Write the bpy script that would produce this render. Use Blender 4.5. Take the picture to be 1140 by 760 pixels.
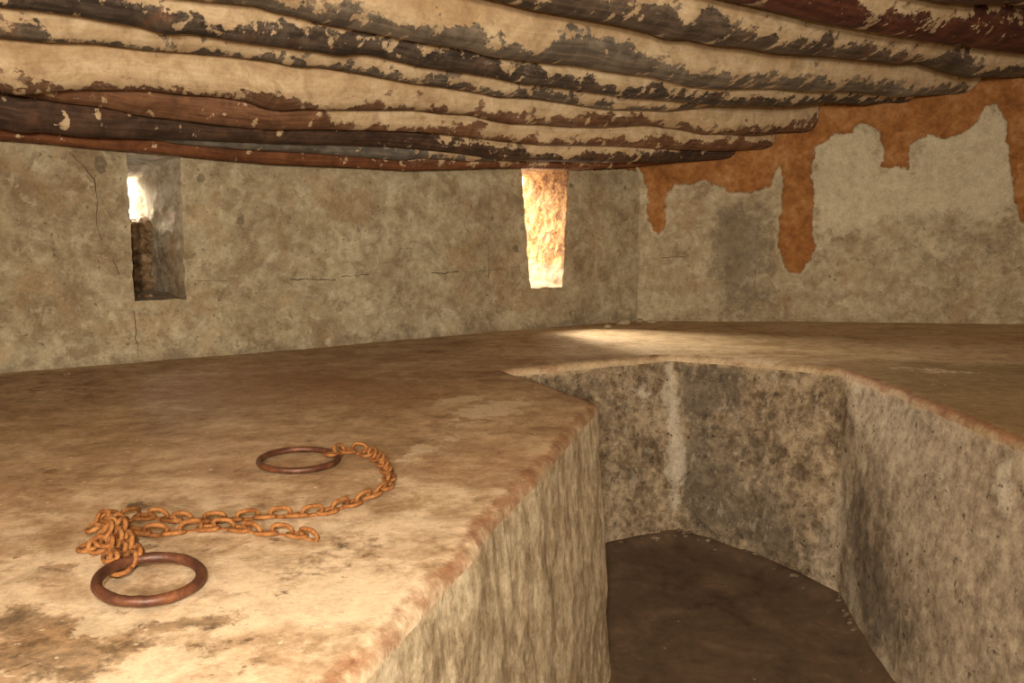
import bpy, math, random
import numpy as np
from mathutils import Vector, Matrix

for o in list(bpy.data.objects):
    bpy.data.objects.remove(o, do_unlink=True)
SC = bpy.context.scene
COL = SC.collection
rnd = random.Random(7)

# ------------------------------------------------------------------ camera
F = 950.0; PITCH = math.radians(7.2); ROLL = math.radians(0.8)
CZ = 1.56                      # eye height above the trench floor
PT = 0.91                      # platform top
CAM = np.array([0.0, 0.0, CZ])
FW = np.array([0, math.cos(PITCH), -math.sin(PITCH)])
_r0 = np.array([1.0, 0, 0]); _u0 = np.cross(_r0, FW)
RT = math.cos(ROLL) * _r0 - math.sin(ROLL) * _u0
UP = math.sin(ROLL) * _r0 + math.cos(ROLL) * _u0
cd = bpy.data.cameras.new('camera'); cam = bpy.data.objects.new('camera', cd); COL.objects.link(cam)
cd.sensor_width = 36; cd.lens = F / 1140 * 36; cd.clip_start = 0.02
cam.matrix_world = Matrix(((RT[0], UP[0], -FW[0], 0), (RT[1], UP[1], -FW[1], 0), (RT[2], UP[2], -FW[2], CZ), (0, 0, 0, 1)))
SC.camera = cam

# ------------------------------------------------------------------ light and exposure
SC.view_settings.view_transform = 'Standard'; SC.view_settings.look = 'None'
SC.view_settings.gamma = 1; SC.view_settings.use_curve_mapping = False
SC.view_settings.exposure = 0.0
W = bpy.data.worlds.new('world'); SC.world = W; W.use_nodes = True
W.node_tree.nodes['Background'].inputs[0].default_value = (1.0, 0.90, 0.72, 1)
W.node_tree.nodes['Background'].inputs[1].default_value = 22.0

def ray(px, py): return FW + RT * (px - 570) / F + UP * (380 - py) / F
def onz(px, py, z=PT):
    d = ray(px, py); return CAM + d * ((z - CZ) / d[2])
def onplane(px, py, p, n):
    d = ray(px, py); return CAM + d * (np.dot(p - CAM, n) / np.dot(d, n))
A = onz(0, 416); B = onz(710, 356); C = onz(1140, 361)
E_ = (B - A) / np.linalg.norm(B - A); NB = np.array([E_[1], -E_[0], 0])      # back wall: along, into the room
WR = (C - B) / np.linalg.norm(C - B); NR = np.array([WR[1], -WR[0], 0])      # right wall
LB = float(np.linalg.norm(B - A))

def lamp(kind, name, loc, target, energy, color, **k):
    l = bpy.data.lights.new(name, kind); l.energy = energy; l.color = color
    for a, v in k.items(): setattr(l, a, v)
    o = bpy.data.objects.new(name, l); COL.objects.link(o); o.location = loc
    o.rotation_euler = (Vector(target) - Vector(loc)).to_track_quat('-Z', 'Y').to_euler()
    return o
sd = NB * 0.90 + E_ * 0.20 + np.array([0, 0, -0.45])
lamp('SUN', 'sun', (0, 12, 8), Vector((0, 12, 8)) + Vector(sd), 60.0, (1.0, 0.86, 0.66), angle=0.80)
# the photographer's flash, just above and left of the lens
lamp('AREA', 'camera_flash', (-0.08, -0.05, CZ + 0.20), (-0.25, 3.0, 1.45), 58.0, (1.0, 0.87, 0.685), shape='DISK', size=0.09)
# electric lamp of the chamber, hanging behind the photographer
lamp('AREA', 'chamber_lamp', (0.0, -1.9, 1.80), (0.1, 4.0, 1.6), 205.0, (1.0, 0.87, 0.685), shape='DISK', size=0.4)

# ------------------------------------------------------------------ numeric helpers
def _hash(ix, iy, iz, seed):
    h = (ix.astype(np.int64) * 374761393 + iy.astype(np.int64) * 668265263 + iz.astype(np.int64) * 2147483647 + seed * 974634877) & 0x7fffffff
    h = ((h ^ (h >> 13)) * 1274126177) & 0x7fffffff
    return ((h ^ (h >> 16)) & 0xffff) / 65535.0
def vnoise(p, seed=0):
    i = np.floor(p); f = p - i; f = f * f * (3 - 2 * f); i = i.astype(np.int64); r = 0
    for dx in (0, 1):
        for dy in (0, 1):
            for dz in (0, 1):
                w = (f[:, 0] if dx else 1 - f[:, 0]) * (f[:, 1] if dy else 1 - f[:, 1]) * (f[:, 2] if dz else 1 - f[:, 2])
                r = r + w * _hash(i[:, 0] + dx, i[:, 1] + dy, i[:, 2] + dz, seed)
    return r
def fbm(p, scale, octaves=4, gain=0.5, seed=0):
    a, s, r, q = 1.0, 0.0, 0, np.asarray(p, float) * scale
    for k in range(octaves):
        r = r + a * (vnoise(q, seed + k) - 0.5); s += a; a *= gain; q = q * 2.03 + 11.7
    return r / s * 2          # about -1..1
def sdpoly(pts, poly):
    """signed distance, positive inside"""
    poly = np.asarray(poly, float); n = len(poly); d = np.full(len(pts), 1e9); ins = np.zeros(len(pts), bool)
    for k in range(n):
        a, b = poly[k], poly[(k + 1) % n]; ab = b - a; ap = pts - a
        t = np.clip((ap @ ab) / max(ab @ ab, 1e-12), 0, 1)
        d = np.minimum(d, np.hypot(*(ap - t[:, None] * ab).T))
        c = ((a[1] <= pts[:, 1]) != (b[1] <= pts[:, 1]))
        if abs(ab[1]) > 1e-12: ins ^= c & (pts[:, 0] < a[0] + (pts[:, 1] - a[1]) * ab[0] / ab[1])
    return np.where(ins, d, -d)
def to_px(V):
    d = V - CAM; k = F / np.maximum(d @ FW, 0.15); return np.stack([570 + (d @ RT) * k, 380 - (d @ UP) * k], 1)
def pblob(px, lst):
    """soft stains and painted light or shade traced from the photograph: (x, y, rx, ry, turn in degrees, amount)"""
    r = np.zeros(len(px))
    for x, y, rx, ry, an, a in lst:
        c, s_ = math.cos(math.radians(an)), math.sin(math.radians(an)); dx, dy = px[:, 0] - x, px[:, 1] - y
        r += a * np.exp(-((dx * c + dy * s_) / rx) ** 2 - ((dy * c - dx * s_) / ry) ** 2)
    return r
def pzone(px, poly, soft):
    return np.clip(0.5 + sdpoly(px, poly) / (2 * soft), 0, 1)
def blobs(pts, lst):
    """soft elliptical stains: (u, v, ru, rv, amount)"""
    r = np.zeros(len(pts))
    for u, v, ru, rv, a in lst:
        r += a * np.exp(-(((pts[:, 0] - u) / ru) ** 2 + ((pts[:, 1] - v) / rv) ** 2))
    return r

def mesh_obj(name, verts, faces, mat=None, parent=None, attrs=None, smooth=True):
    me = bpy.data.meshes.new(name)
    verts = np.asarray(verts, np.float32)
    if isinstance(faces, np.ndarray):
        nf, k = faces.shape
        me.vertices.add(len(verts)); me.vertices.foreach_set('co', verts.ravel())
        me.loops.add(nf * k); me.loops.foreach_set('vertex_index', faces.astype(np.int32).ravel())
        me.polygons.add(nf); me.polygons.foreach_set('loop_start', np.arange(0, nf * k, k, dtype=np.int32))
        me.update(calc_edges=True); me.validate()
    else:
        me.from_pydata([tuple(map(float, v)) for v in verts], [], faces)
    if smooth: me.polygons.foreach_set('use_smooth', np.ones(len(me.polygons), bool))
    for k, v in (attrs or {}).items():
        at = me.attributes.new(k, 'FLOAT', 'POINT'); at.data.foreach_set('value', np.asarray(v, np.float32))
    me.update()
    o = bpy.data.objects.new(name, me); COL.objects.link(o)
    if mat: me.materials.append(mat)
    if parent: o.parent = parent
    return o
def tag(o, label=None, cat=None, group=None, kind=None):
    for k, v in (('label', label), ('category', cat), ('group', group), ('kind', kind)):
        if v: o[k] = v
    return o
def grid_faces(nu, nv, keep=None):
    i, j = np.meshgrid(np.arange(nu - 1), np.arange(nv - 1), indexing='ij')
    a = (i * nv + j).ravel(); f = np.stack([a, a + nv, a + nv + 1, a + 1], 1)
    return f if keep is None else f[keep.ravel()]

# ------------------------------------------------------------------ material helpers
class NT:
    def __init__(s, name, rough=0.9):
        s.m = bpy.data.materials.new(name); s.m.use_nodes = True; s.t = s.m.node_tree; s.n = s.t.nodes
        s.b = s.n['Principled BSDF']; s.b.inputs['Roughness'].default_value = rough
        s.b.inputs['Specular IOR Level'].default_value = 0.25
        s.pos = s.n.new('ShaderNodeNewGeometry').outputs['Position']
    def put(s, sock, v):
        if hasattr(v, 'is_linked'): s.t.links.new(v, sock)
        elif isinstance(v, (tuple, list)) and len(v) == 3 and sock.type == 'RGBA': sock.default_value = (*v, 1)
        else: sock.default_value = v
    def attr(s, name):
        a = s.n.new('ShaderNodeAttribute'); a.attribute_name = name; return a.outputs['Fac']
    def math(s, op, a, b=0.0, c=0.0, clamp=False):
        m = s.n.new('ShaderNodeMath'); m.operation = op; m.use_clamp = clamp
        for k, v in enumerate((a, b, c)): s.put(m.inputs[k], v)
        return m.outputs[0]
    def add(s, a, b): return s.math('ADD', a, b)
    def mul(s, a, b): return s.math('MULTIPLY', a, b)
    def noise(s, scale, detail=5, rough=0.6, dist=0.0, vec=None, stretch=None, off=0.0):
        v = s.pos if vec is None else vec
        if stretch or off:
            mp = s.n.new('ShaderNodeMapping'); s.put(mp.inputs['Vector'], v)
            mp.inputs['Scale'].default_value = stretch or (1, 1, 1); mp.inputs['Location'].default_value = (off, off * 1.7, off * 0.6); v = mp.outputs[0]
        n = s.n.new('ShaderNodeTexNoise'); s.put(n.inputs['Vector'], v); n.inputs['Scale'].default_value = scale
        n.inputs['Detail'].default_value = detail; n.inputs['Roughness'].default_value = rough; n.inputs['Distortion'].default_value = dist
        return n.outputs['Fac']
    def step(s, x, lo, hi, a=0.0, b=1.0):
        m = s.n.new('ShaderNodeMapRange'); m.interpolation_type = 'SMOOTHSTEP'
        for k, v in zip(range(5), (x, lo, hi, a, b)): s.put(m.inputs[k], v)
        return m.outputs[0]
    def ramp(s, fac, stops):
        r = s.n.new('ShaderNodeValToRGB'); e = r.color_ramp.elements
        while len(e) < len(stops): e.new(0.5)
        for k, (p, c) in enumerate(stops): e[k].position = p; e[k].color = (*c, 1)
        s.put(r.inputs[0], fac); return r.outputs[0]
    def mix(s, fac, a, b, mode='MIX'):
        m = s.n.new('ShaderNodeMix'); m.data_type = 'RGBA'; m.blend_type = mode
        s.put(m.inputs[0], fac); s.put(m.inputs[6], a); s.put(m.inputs[7], b); return m.outputs[2]
    def region(s, x, noise, amp, mid=0.5, w=0.06):
        """sharp ragged edge where x + noise passes mid"""
        v = s.math('MULTIPLY_ADD', s.add(noise, -0.5), amp, x); return s.step(v, mid - w, mid + w)
    def done(s, col, height=None, bump=0.4, dist=0.01):
        s.put(s.b.inputs['Base Color'], col)
        if height is not None:
            b = s.n.new('ShaderNodeBump'); b.inputs['Strength'].default_value = bump; b.inputs['Distance'].default_value = dist
            s.put(b.inputs['Height'], height); s.t.links.new(b.outputs[0], s.b.inputs['Normal'])
        return s.m

PALE = (0.56, 0.48, 0.34); MID = (0.36, 0.29, 0.19); BROWN = (0.24, 0.155, 0.085); DARK = (0.10, 0.07, 0.045)
ORANGE = (0.37, 0.155, 0.045); REDB = (0.22, 0.075, 0.03); GREY = (0.23, 0.21, 0.18)

def plaster(name, light=PALE, mid=MID, dark=BROWN, contrast=1.0, tint=1.0):
    t = NT(name)
    big = t.noise(0.9, 3, 0.5); m1 = t.noise(4.5, 9, 0.68, 0.2); m2 = t.noise(19, 8, 0.72, 0.1); fine = t.noise(70, 6, 0.78)
    f = t.add(t.mul(big, 0.22), t.add(t.mul(m1, 0.52), t.mul(m2, 0.26)))
    lo, hi = 0.49 - 0.10 / contrast, 0.49 + 0.11 / contrast
    col = t.ramp(f, [(lo, dark), (0.49, mid), (hi, light)])
    scab = t.step(t.noise(9, 9, 0.70, 0.35, off=3.1), 0.55, 0.615)
    col = t.mix(t.mul(scab, 0.55), col, dark)
    scuff = t.step(t.noise(10, 9, 0.70, 0.4, off=7.7), 0.555, 0.60)
    col = t.mix(t.mul(scuff, 0.5), col, light)
    pit = t.step(t.noise(42, 3, 0.5, 0.3, off=1.3), 0.67, 0.71)
    col = t.mix(t.mul(pit, 0.65), col, DARK)
    warm = t.step(t.noise(3.2, 8, 0.7, 0.8, off=17), 0.53, 0.60); col = t.mix(t.mul(warm, 0.35), col, (0.36, 0.235, 0.12))
    rag = t.noise(9, 10, 0.72, 0.2, off=5.0)
    col = t.mix(t.mul(t.region(t.attr('dark_tone'), rag, 1.3, 0.5, 0.16), 0.72), col, t.mix(m2, (0.11, 0.08, 0.052), (0.24, 0.195, 0.14)))
    col = t.mix(t.mul(t.region(t.attr('chalk_glow'), rag, 1.5, 0.5, 0.12), 0.66), col, t.mix(m2, light, (0.72, 0.64, 0.48)))
    mudn = t.add(t.mul(t.add(t.noise(12, 9, 0.72), -0.5), 0.12), t.mul(t.add(fine, -0.5), 0.03))
    mudd = t.add(t.attr('mud'), mudn); mudf = t.step(mudd, -0.003, 0.005)
    rim = t.step(t.math('ABSOLUTE', t.add(mudd, 0.012)), 0.004, 0.014, 0.25, 0.0); col = t.mix(rim, col, (0.62, 0.54, 0.40))
    mudc = t.ramp(t.add(t.mul(m1, 0.6), t.mul(m2, 0.4)), [(0.36, (0.19, 0.075, 0.024)), (0.5, (0.33, 0.14, 0.043)), (0.64, (0.46, 0.245, 0.105))])
    col = t.mix(mudf, col, mudc)
    blot = t.step(t.add(t.attr('blot'), t.mul(t.add(t.noise(45, 4, 0.6), -0.5), 0.6)), 0.45, 0.6)
    col = t.mix(t.mul(blot, 0.7), col, (0.12, 0.095, 0.065))
    col = t.mix(1.0, col, t.ramp(t.add(t.mul(fine, 0.6), t.mul(m2, 0.4)), [(0.36, (0.78, 0.765, 0.74)), (0.5, (1.0, 1.0, 1.0)), (0.64, (1.16, 1.16, 1.16))]), 'MULTIPLY')
    h = t.add(t.add(t.mul(m1, 0.5), t.mul(m2, 0.5)), t.add(t.mul(fine, 0.2), t.add(t.mul(scuff, 0.12), t.mul(t.add(pit, scab), -0.2))))
    h = t.add(h, t.mul(mudf, -0.35))
    return t.done(col, h, 0.6, 0.014)

# ------------------------------------------------------------------ back wall with two splayed slit windows
def wall(name, P, U, N, u0, u1, z0, z1, step, mat, holes=(), amp=0.012, attrs=None, seed=1):
    """holes: (left bottom, left top, right bottom, right top, z sill, z top)"""
    nz_ = []
    zb = [z0] + sorted({z for h in holes for z in h[4:6]}) + [z1]
    for a, b in zip(zb[:-1], zb[1:]): nz_ += list(np.linspace(a, b, max(2, int((b - a) / step)), endpoint=False))
    Z = np.array(nz_ + [z1])
    cols = []; edges = [u0]
    for h in holes: edges += [(h[0] + h[1]) / 2, (h[2] + h[3]) / 2]
    edges.append(u1); frac = []
    for k, (a, b) in enumerate(zip(edges[:-1], edges[1:])):
        n = max(3, int((b - a) / step)); frac += [(k, q / n) for q in range(n)]
    frac.append((len(edges) - 2, 1.0))
    def bp(z):
        r = [u0]
        for h in holes:
            w = (z - h[4]) / (h[5] - h[4]); w = min(max(w, -0.5), 1.2)
            r += [h[0] + (h[1] - h[0]) * w, h[2] + (h[3] - h[2]) * w]
        return r + [u1]
    BP = np.array([bp(z) for z in Z])
    Ugrid = np.array([[BP[j][k] + (BP[j][k + 1] - BP[j][k]) * q for j in range(len(Z))] for k, q in frac])
    Zg = np.broadcast_to(Z, Ugrid.shape)
    keep = np.ones((len(frac) - 1, len(Z) - 1), bool); zc = (Z[:-1] + Z[1:]) / 2
    for hi, h in enumerate(holes):
        kk = np.array([k == 2 * hi + 1 for k, q in frac[:-1]])
        keep &= ~(kk[:, None] & ((zc > h[4]) & (zc < h[5]))[None, :])
    uv = np.stack([Ugrid.ravel(), Zg.ravel()], 1)
    V = P + U * uv[:, :1] + np.array([0, 0, 1.0]) * (uv[:, 1:] - P[2])
    at = attrs(uv) if attrs else {}
    V = relief(V, N, amp, seed)
    if 'mud' in at: V = V - N * (0.012 * np.clip(at['mud'] / 0.02 + 0.3, 0, 1))[:, None]
    f = grid_faces(len(frac), len(Z), keep)
    n0 = np.cross(V[f[0][1]] - V[f[0][0]], V[f[0][2]] - V[f[0][0]])
    if np.dot(n0, N) < 0: f = f[:, ::-1]
    return tag(mesh_obj(name, V, f, mat, None, at), kind='structure')
def relief(V, N, amp, seed=1):
    d = fbm(V, 1.4, 3, 0.5, seed) * amp * 1.6 + fbm(V, 7, 5, 0.55, seed + 9) * amp
    tx = fbm(V, 16, 3, 0.5, 31) * 0.010; tz = fbm(V, 16, 3, 0.5, 57) * 0.010
    T = np.array([N[1], -N[0], 0])
    return V + N * d[:, None] + T * tx[:, None] + np.array([0, 0, 1.0]) * tz[:, None]

def bw(px, py):                # pixel -> (s, z) on the back wall
    q = onplane(px, py, A, NB); return float(np.dot(q - A, E_)), float(q[2])
def rw(px, py):
    q = onplane(px, py, B, NR); return float(np.dot(q - B, WR)), float(q[2])
sL, zL = bw(150, 334)[0], bw(175, 334)[1]
H1 = (bw(150, 334)[0], bw(141, 172)[0], bw(208, 334)[0], bw(202, 172)[0], bw(180, 334)[1], 1.995)
H2 = (bw(591, 320)[0], bw(580, 190)[0], bw(627, 320)[0], bw(633, 190)[0], bw(608, 320)[1], 2.0)
def back_attrs(uv):
    z = uv[:, 1]; at = {}
    at['mud'] = sdpoly(uv, [bw(*p) for p in [(655, 181), (700, 181), (716, 184), (718, 189), (708, 190), (690, 188), (660, 189)]])
    st = [(*bw(112, 183), 0.028, 0.05, 1.3), (*bw(575, 277), 0.022, 0.035, 1.0), (*bw(224, 198), 0.03, 0.035, 0.9), (*bw(695, 209), 0.014, 0.02, 1.0),
          (*bw(636, 206), 0.03, 0.022, 0.9), (*bw(268, 246), 0.03, 0.07, 0.75), (*bw(548, 244), 0.02, 0.03, 0.7), (*bw(165, 285), 0.07, 0.035, .55)]
    at['blot'] = blobs(uv, st)
    at['dark_tone'] = 0.16 + 0.32 * np.exp(-((z - PT) / 0.09) ** 2) + blobs(uv, [(*bw(440, 290), 0.14, 0.5, 0.24), (*bw(50, 185), 0.16, 0.12, 0.20), (*bw(665, 300), 0.12, 0.3, .14),  # darker band along the foot of the back wall
                  (*bw(560, 340), 0.45, 0.12, .16), (*bw(310, 270), 0.3, 0.2, .16)])
    at['chalk_glow'] = 0.12 + blobs(uv, [(*bw(385, 290), 0.10, 0.25, 0.25), (*bw(60, 350), 0.55, 0.16, 0.22), (*bw(366, 380), 0.03, 0.05, 0.5), (*bw(290, 312), 0.2, 0.07, .2), (*bw(570, 335), .25, .08, .22), (*bw(240, 350), .3, .15, .15)])
    return at
M_BACK = plaster('aged_lime_plaster', (0.50, 0.44, 0.31), (0.345, 0.285, 0.185), (0.235, 0.17, 0.10))
wall_back = wall('wall_back', A, E_, NB, -1.9, LB + 0.25, 0.80, 2.45, 0.0105, M_BACK, [H1, H2], 0.011, back_attrs, 3)

def cracks(pts_px, to3, N, parent, wd=0.004):
    P = [to3(*p) for p in pts_px]; L = []
    for a, b in zip(P[:-1], P[1:]):
        n = max(2, int(np.linalg.norm(b - a) / 0.012))
        L += [a + (b - a) * q / n for q in range(n)]
    L = np.array(L); L[:, 2] += fbm(L, 25, 3, 0.6, 5) * 0.012
    T = np.array([N[1], -N[0], 0]); L = L + T * (fbm(L, 25, 3, 0.6, 8) * 0.008)[:, None]
    L = relief(L, N, 0.011, 3)
    d = np.gradient(L, axis=0); S = np.cross(d, N); S /= np.linalg.norm(S, axis=1)[:, None]
    w = wd * (0.35 + np.abs(fbm(L, 9, 2, 0.5, 3)) * 1.3)[:, None]
    V = np.stack([L - S * w + N * 0.0005, L + N * 0.0035, L + S * w + N * 0.0005], 1).reshape(-1, 3)
    o = mesh_obj('crack', V, grid_faces(len(L), 3), M_CRACK, parent); return o
t = NT('crack_dark'); M_CRACK = t.done(t.ramp(t.noise(60), [(0.3, (0.045, 0.032, 0.02)), (0.7, (0.10, 0.075, 0.05))]))  # dark colour of the crack ribbons
b3 = lambda px, py: onplane(px, py, A, NB)
cracks([(76, 168), (90, 182), (105, 199), (109, 225), (107, 252), (114, 270)], b3, NB, wall_back, 0.0028)
cracks([(126, 287), (131, 300), (134, 308)], b3, NB, wall_back, 0.003)
cracks([(150, 345), (151, 375), (154, 400)], b3, NB, wall_back, 0.0022)
cracks([(215, 313), (255, 311)], b3, NB, wall_back, 0.002)
cracks([(322, 310), (350, 311), (376, 312)], b3, NB, wall_back, 0.004)
cracks([(380, 308), (412, 305)], b3, NB, wall_back, 0.002)
cracks([(480, 304), (512, 303)], b3, NB, wall_back, 0.004)
cracks([(516, 303), (550, 300), (582, 297)], b3, NB, wall_back, 0.002)
cracks([(544, 272), (545, 295), (543, 312)], b3, NB, wall_back, 0.003)

# window splays
M_REV1 = plaster('window_reveal_plaster', (0.50, 0.45, 0.36), (0.34, 0.29, 0.21), (0.20, 0.14, 0.085), 1.1)
t = NT('sunlit_earth_reveal'); n1 = t.noise(14, 8, 0.65, 0.8); n2 = t.noise(60, 5, 0.7)
cc = t.ramp(t.add(t.mul(n1, 0.6), t.mul(n2, 0.4)), [(0.41, (0.095, 0.036, 0.009)), (0.5, (0.235, 0.108, 0.030)), (0.59, (0.40, 0.225, 0.08))])
sx = t.n.new('ShaderNodeSeparateXYZ'); t.put(sx.inputs[0], t.pos)
low = t.step(t.add(sx.outputs[2], t.mul(t.add(n1, -0.5), 0.25)), 1.34, 1.37, 1.0, 0.0); cc = t.mix(t.mul(low, 0.8), cc, t.mix(n1, (0.13, 0.08, 0.045), (0.30, 0.22, 0.145)))
M_REV2 = t.done(cc, t.add(n1, t.mul(n2, 0.5)), 0.9, 0.02)
def splay(name, h, outer, T, mat, seed):
    """h inner opening, outer (s0, s1, z0, z1) on the outer face"""
    nv, nh, nd = 70, 26, 44
    def loop(s0b, s0t, s1b, s1t, z0, z1):
        L = [(s0b + (s0t - s0b) * q / nv, z0 + (z1 - z0) * q / nv) for q in range(nv)]
        L += [(s0t + (s1t - s0t) * q / nh, z1) for q in range(nh)]
        L += [(s1t + (s1b - s1t) * q / nv, z1 + (z0 - z1) * q / nv) for q in range(nv)]
        L += [(s1b + (s0b - s1b) * q / nh, z0) for q in range(nh)]
        return np.array(L)
    I = loop(*h); O = loop(outer[0], outer[0], outer[1], outer[1], outer[2], outer[3]); n = len(I); V = []
    for k in range(-1, nd + 1):
        w = max(0, k) / nd; uv = I * (1 - w) + O * w
        if k < 0: uv = uv + np.sign(I - I.mean(0)) * 0.03
        R = A + E_ * uv[:, :1] + np.array([0, 0, 1.0]) * (uv[:, 1:] - A[2])
        R = relief(R, NB, 0.011 * (1 if k == 0 else 1), 3) - NB * (w * T + (0.03 if k < 0 else 0.004 if k == 0 else 0))
        if k > 0:
            c = R.mean(0); d = fbm(R, 9, 4, 0.6, seed) * 0.022 * min(1, w * 6); dr = R - c; dr[:, 2] *= 0.3; dr -= NB * (dr @ NB)[:, None]
            R = R + dr / (np.linalg.norm(dr, axis=1)[:, None] + 1e-6) * d[:, None]
        V.append(R)
    V = np.concatenate(V); f = []
    a = np.arange(n); b = (a + 1) % n
    for k in range(nd + 1): f.append(np.stack([k * n + a, k * n + b, (k + 1) * n + b, (k + 1) * n + a], 1))
    z = V[:, 2]; nn = np.zeros(len(V))
    return tag(mesh_obj(name, V, np.concatenate(f), mat, None, {'mud': nn - 1, 'dark_tone': 0.15 + 0.5 * np.exp(-((z - h[4]) / 0.1) ** 2), 'chalk_glow': nn + 0.2, 'blot': nn}), kind='structure')  # reveal colour darker towards the sill
WT1 = 0.58; WT2 = 0.50
O1 = (0.68, 0.755, 1.28, 1.90); O2 = (3.11, 3.40, 1.235, 1.97)
window_1 = splay('window_1', H1, O1, WT1, M_REV1, 41)
window_2 = splay('window_2', H2, O2, WT2, M_REV2, 43)
def stone_mesh(seed, r=1.0):
    import bmesh
    bm = bmesh.new(); bmesh.ops.create_icosphere(bm, subdivisions=2, radius=1.0)
    V = np.array([v.co[:] for v in bm.verts]); d = fbm(V, 1.3, 3, 0.5, seed) * 0.45
    for v, k in zip(bm.verts, d): v.co *= 1 + k
    me = bpy.data.meshes.new('stone'); bm.to_mesh(me); bm.free(); return me
t = NT('rubble_stone'); M_STONE = t.done(t.ramp(t.noise(18, 7, 0.65), [(0.35, (0.10, 0.06, 0.03)), (0.52, (0.24, 0.15, 0.08)), (0.68, (0.40, 0.29, 0.18))]), t.noise(40), 0.6, 0.01)
stones = [stone_mesh(50 + k) for k in range(5)]
for me in stones: me.materials.append(M_STONE)
debris = {}
def stone(p, r, parent, k, name='stone', mat=None):
    me = stones[k % 5]
    if mat:
        if k % 5 not in debris: debris[k % 5] = me.copy(); debris[k % 5].materials.clear(); debris[k % 5].materials.append(mat)
        me = debris[k % 5]
    o = bpy.data.objects.new(name, me); COL.objects.link(o); o.location = p; o.scale = r
    o.rotation_euler = (rnd.uniform(-.3, .3), rnd.uniform(-.3, .3), math.atan2(E_[1], E_[0]) + rnd.uniform(-.3, .3)); o.parent = parent; return o
# loose rubble walling up the lower half of the left slit
k = 0; z = H1[4] + 0.03
while z < bw(148, 236)[1] - 0.02:
    for s in (O1[0] - 0.02, O1[0] + 0.035, O1[0] + 0.09, O1[1] + 0.04):
        p = A + E_ * (s + rnd.uniform(-.012, .012)) - NB * (WT1 - 0.10 + rnd.uniform(-.03, .03)); p[2] = z + rnd.uniform(-.01, .01)
        stone(p, (0.060, 0.085, 0.050), window_1, k); k += 1
    z += 0.062
for q in range(6):
    p = A + E_ * rnd.uniform(H1[0] + .04, H1[2] - .04) - NB * rnd.uniform(0.05, 0.35); p[2] = H1[4] + 0.02
    r = rnd.uniform(0.008, 0.018); stone(p, (r, r, r * .7), window_1, q)
for h, O, T in ((H1, O1, WT1), (H2, O2, WT2)):                    # daylight portals in the two slits
    c = A + E_ * ((O[0] + O[1]) / 2) - NB * (T + 0.03); c[2] = (O[2] + O[3]) / 2
    o = lamp('AREA', 'daylight_portal', c, c + NB, 1.0, (1, 1, 1), shape='RECTANGLE', size=O[1] - O[0] + 0.06, size_y=O[3] - O[2] + 0.06)
    o.data.cycles.is_portal = True

# ------------------------------------------------------------------ right wall: mud ground showing where the plaster has fallen
MUD = [(640, 60), (711, 187), (716, 193), (720, 210), (722, 245), (734, 262), (740, 247), (743, 219), (751, 205), (770, 204), (785, 198), (800, 208), (814, 214), (837, 214), (859, 206),
       (863, 190), (868, 186), (872, 189), (870, 228), (866, 268), (871, 290), (878, 304), (890, 304), (904, 286), (909, 272), (904, 259), (907, 214), (904, 192), (908, 165), (930, 148),
       (948, 147), (957, 135), (966, 138), (980, 147), (984, 168), (982, 185), (1011, 186), (1014, 160), (1033, 149), (1051, 154), (1074, 149), (1092, 134), (1096, 118), (1112, 115), (1121, 138), (1123, 170),
       (1127, 214), (1136, 246), (1160, 262), (1200, 200), (1300, 180), (1300, 40)]
def right_attrs(uv):
    z = uv[:, 1]; at = {}
    at['mud'] = sdpoly(uv, [rw(*p) for p in MUD])
    at['blot'] = blobs(uv, [(*rw(840, 316), 0.008, 0.05, 0.7), (*rw(750, 285), 0.10, 0.01, 0.6), (*rw(1068, 245), 0.012, 0.08, 0.55)])
    at['dark_tone'] = 0.12 + 0.22 * np.exp(-((z - PT) / 0.06) ** 2) + blobs(uv, [(*rw(820, 275), 0.22, 0.28, 0.42), (*rw(745, 300), 0.22, 0.3, 0.20), (*rw(1000, 240), 0.35, 0.06, 0.28), (*rw(1080, 270), .4, .2, .14)])  # darker along the foot of the right wall
    at['chalk_glow'] = 0.12 + blobs(uv, [(*rw(950, 200), 0.30, 0.25, 0.42), (*rw(1080, 190), 0.35, 0.25, 0.42), (*rw(790, 215), 0.2, 0.08, 0.3), (*rw(960, 320), 0.5, 0.1, 0.18)])
    px = to_px(B + WR * uv[:, :1] + np.array([0, 0, 1.0]) * (uv[:, 1:] - B[2]))
    at['chalk_glow'] += 0.42 * pzone(px, [(904, 300), (904, 165), (940, 135), (975, 140), (985, 190), (1012, 190), (1030, 145), (1100, 110), (1125, 120), (1135, 260), (1060, 235), (1010, 245), (960, 262), (925, 280)], 14)
    at['dark_tone'] += 0.30 * pzone(px, [(795, 225), (862, 215), (868, 300), (872, 350), (800, 352), (792, 300)], 8) + 0.18 * pzone(px, [(905, 300), (1010, 255), (1140, 240), (1140, 300), (1000, 320)], 20)
    return at
M_RIGHT = plaster('right_wall_plaster', (0.54, 0.47, 0.33), (0.39, 0.32, 0.21), (0.26, 0.19, 0.115))
wall_right = wall('wall_right', B, WR, NR, -0.25, 3.7, 0.80, 2.95, 0.011, M_RIGHT, (), 0.012, right_attrs, 4)
r3 = lambda px, py: onplane(px, py, B, NR)
cracks([(840, 300), (841, 318), (841, 334)], r3, NR, wall_right, 0.004)
cracks([(737, 287), (752, 286), (768, 285)], r3, NR, wall_right, 0.003)

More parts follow.
